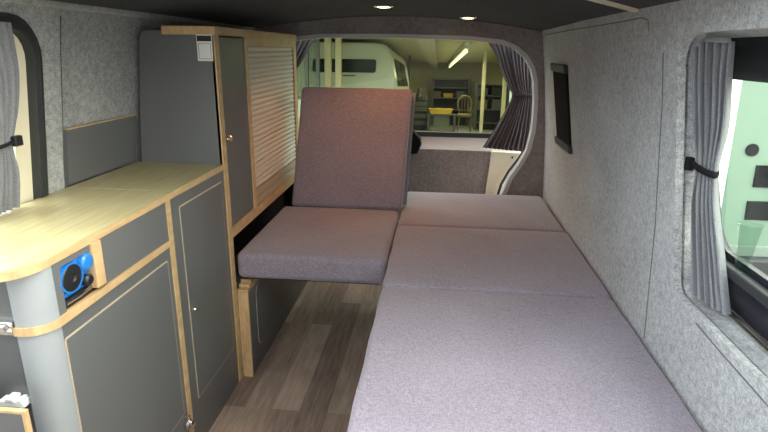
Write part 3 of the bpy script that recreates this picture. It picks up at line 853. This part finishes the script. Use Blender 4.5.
wb = thing('workbench', 'low grey workbench under the yellow crate', 'bench', (.1, 16, GF))
link('bench_top', B(-.30, .50, 15.7, 16.3, .86, .90), 'steel', wb); link('front', B(-.12, .32, 15.78, 15.80, .55, .86), 'pgrey', wb)
for x in (-.27, .47):
    for y in (15.73, 16.27): link('leg', B(x-.03, x+.03, y-.03, y+.03, GF, .86), 'steel', wb)
G(wb)
yc = thing('crate', 'yellow plastic crate on the low workbench', 'crate', (.1, 15.95, .9))
link('tub', prism(bmesh.new(), [(-.22, .90), (.36, .90), (.40, 1.03), (-.26, 1.03)], 'y', 15.75, 16.15, .01), 'yellow', yc); link('rim', B(-.28, .42, 15.73, 16.17, 1.03, 1.05, bev=.005), 'yellow', yc); G(yc)
for k, x in enumerate((-.98, -.52)):
    t = thing('tool_cabinet', ('dark tool cabinet half behind the backrest corner', 'dark tool cabinet between the backrest corner and the low workbench')[k], 'cabinet', (x, 16.5, GF))
    link('carcass', B(x-.21, x+.21, 16.2, 16.7, GF, 1.25, bev=.01), 'dgrey', t)
    for z in (.55, .75, .95, 1.10): link('drawer', B(x-.19, x+.19, 16.18, 16.2, z, z+.12, bev=.004), 'steel', t)
    bm = bmesh.new(); lathe(bm, [(.10, 1.25), (.12, 1.35), (.06, 1.42), (.05, 1.6), (.01, 1.62)], (x-.05, 16.4, 0), 'z', 14); box(bm, x+.03, x+.18, 16.3, 16.5, 1.25, 1.42, bev=.02); link('vise', bm, 'steel', t); G(t)
ch = thing('chair', 'brown round-backed chair by the dark shelf unit', 'chair', (.74, 15.6, GF))
link('seat', lathe(bmesh.new(), [(.20, .84), (.23, .86), (.23, .91), (.18, .94)], (.74, 15.6, 0), 'z', 20), 'brown', ch)
bm = bmesh.new(); tube(bm, [(.74+.20*math.cos(t*PI/12), 15.80, 1.18+.24*math.sin(t*PI/12)) for t in range(-3, 16)], .03, 8)
for x in (.66, .74, .82): tube(bm, [(x, 15.80, .92), (x, 15.80, 1.40)], .012, 6)
tube(bm, [(.58, 15.79, .90), (.60, 15.80, 1.02)], .02, 6); tube(bm, [(.90, 15.79, .90), (.88, 15.80, 1.02)], .02, 6)
link('backrest', bm, 'brown', ch)
for dx in (-.15, .15):
    for dy in (-.15, .15): link('leg', tube(bmesh.new(), [(.74+dx, 15.6+dy, .86), (.74+dx*1.2, 15.6+dy*1.2, GF)], .018, 6), 'brown', ch)
G(ch)
sr = thing('storage_rack', 'dark loaded metal rack beside the tied dark curtain', 'rack', (1.6, 17, GF))
for x in (1.12, 2.05):
    for y in (16.8, 17.2): link('upright', B(x-.025, x+.025, y-.025, y+.025, GF, 1.75), 'steel', sr)
for z in (.6, 1.0, 1.4, 1.72): link('shelf', B(1.10, 2.07, 16.78, 17.22, z, z+.025), 'steel', sr)
link('back', B(1.10, 2.07, 17.225, 17.24, GF, 1.75), 'dgrey', sr); G(sr)
for i, (x, z, w, h, m, lab) in enumerate(((1.3, 1.425, .3, .2, 'steel', 'steel box on the upper left of the dark metal rack'), (1.75, 1.425, .35, .25, 'dgrey', 'black box on the upper right of the dark metal rack'), (1.3, 1.025, .3, .25, 'brown', 'brown box on the lower left of the dark metal rack'), (1.75, 1.025, .3, .28, 'steel', 'steel box on the lower right of the dark metal rack'))):
    o = thing('storage_box', lab, 'box', (x, 17, z)); link('body', B(x-w/2, x+w/2, 16.85, 17.15, z, z+h, bev=.01), m, o); link('lid', B(x-w/2-.008, x+w/2+.008, 16.842, 17.158, z+h, z+h+.015, bev=.004), m, o); G(o)

# pale green van behind the right side window
gv = thing('van', 'pale green van standing outside the right side window', 'van', (3.3, 6, -.02))
Y0 = 4.42
bm = prism(bmesh.new(), [(2.33, .40), (4.30, .40), (4.32, 1.3), (4.20, 2.4), (4.10, 2.85), (2.45, 2.85), (2.32, 2.4), (2.27, 1.4)], 'y', Y0, Y0+4.6, .03); link('body', bm, 'pgreen', gv)
link('emblem', lathe(bmesh.new(), [(.0, 0), (.048, 0), (.048, -.008), (.040, -.012), (.0, -.012)], (2.445, Y0-.001, 1.225), 'y', 24), 'matt_black', gv)
link('upper_vent', B(2.495, 2.85, Y0-.012, Y0+.004, .94, 1.11, bev=.004), 'matt_black', gv)
link('lower_vent', B(2.475, 2.85, Y0-.012, Y0+.004, .68, .83, bev=.004), 'matt_black', gv)
link('sill', B(2.31, 4.31, Y0-.02, Y0+.05, .385, .47, bev=.005), 'pgrey', gv)
link('bumper', B(2.29, 4.33, Y0-.10, Y0+.10, .05, .385, bev=.02), 'dgrey', gv)
link('reflector', B(2.36, 2.44, Y0-.112, Y0-.09, .35, .375, bev=.003), 'red', gv)
for x in (2.55, 4.18):
    for y in (5.4, 8.2):
        link('wheel', lathe(bmesh.new(), [(.16, -.09), (.29, -.10), (.32, -.06), (.32, .06), (.29, .10), (.16, .09)], (x, y, .30), 'x', 24), 'tyre', gv)
gv.location.x -= .05; G(gv)
wp_ = thing('door_post', 'broad white post beside the pale green van outside', 'post', (2.3, 4.38, -.02))
link('shaft', B(2.02, 2.245, 4.32, 4.42, -.02, 3.0, bev=.008), 'white', wp_); link('foot', B(2.00, 2.255, 4.30, 4.44, -.02, .08), 'pgrey', wp_); wp_.location.x -= .05; G(wp_)

for o in SC.objects:
    if o.parent is None and 'label' in o.keys():
        k = o.name.split('.')[0]
        g = {'post': 'posts of the workshop', 'storage_box': 'boxes on the workshop shelves', 'tool_cabinet': 'tool cabinets in the workshop', 'curtain': 'curtains at the van windows'}.get(k)
        if g: o['group'] = g

# ------------------------------------------------------------------ light
W = bpy.data.worlds.new('world'); SC.world = W; W.use_nodes = True
wt_ = W.node_tree; bg = wt_.nodes['Background']                      # overcast sky, brighter over the open yard to either side
g_ = wt_.nodes.new('ShaderNodeTexCoord'); sx_ = wt_.nodes.new('ShaderNodeSeparateXYZ'); mr_ = wt_.nodes.new('ShaderNodeMapRange')
wt_.links.new(g_.outputs['Generated'], sx_.inputs[0]); wt_.links.new(sx_.outputs['X'], mr_.inputs['Value'])
mr_.inputs['From Min'].default_value = -1; mr_.inputs['From Max'].default_value = 1
sq_ = math_node(wt_, 'MULTIPLY', sx_.outputs['X'], sx_.outputs['X'])
side_ = math_node(wt_, 'MULTIPLY', sq_, math_node(wt_, 'ADD', 12.0, math_node(wt_, 'MULTIPLY', sx_.outputs['X'], 4.0)))
zen_ = math_node(wt_, 'MULTIPLY', math_node(wt_, 'POWER', math_node(wt_, 'MAXIMUM', sx_.outputs['Z'], 0.0), 2.0), 5.0)
rc_ = ramp(wt_, mr_.outputs[0], [(0, (.86, .94, 1.0)), (.5, (.93, .95, 1.0)), (1, (1.0, .97, .83))])
wt_.links.new(math_node(wt_, 'ADD', math_node(wt_, 'ADD', side_, zen_), 2.3), bg.inputs['Strength']); wt_.links.new(rc_, bg.inputs['Color'])
SC.view_settings.view_transform = 'Standard'; SC.view_settings.look = 'None'; SC.view_settings.exposure = .15; SC.view_settings.gamma = 1
SC.view_settings.use_curve_mapping = False
SC.cycles.use_denoising = True
SC.cycles.max_bounces = 10; SC.cycles.diffuse_bounces = 6; SC.cycles.transparent_max_bounces = 12
SC.cycles.sample_clamp_indirect = 6
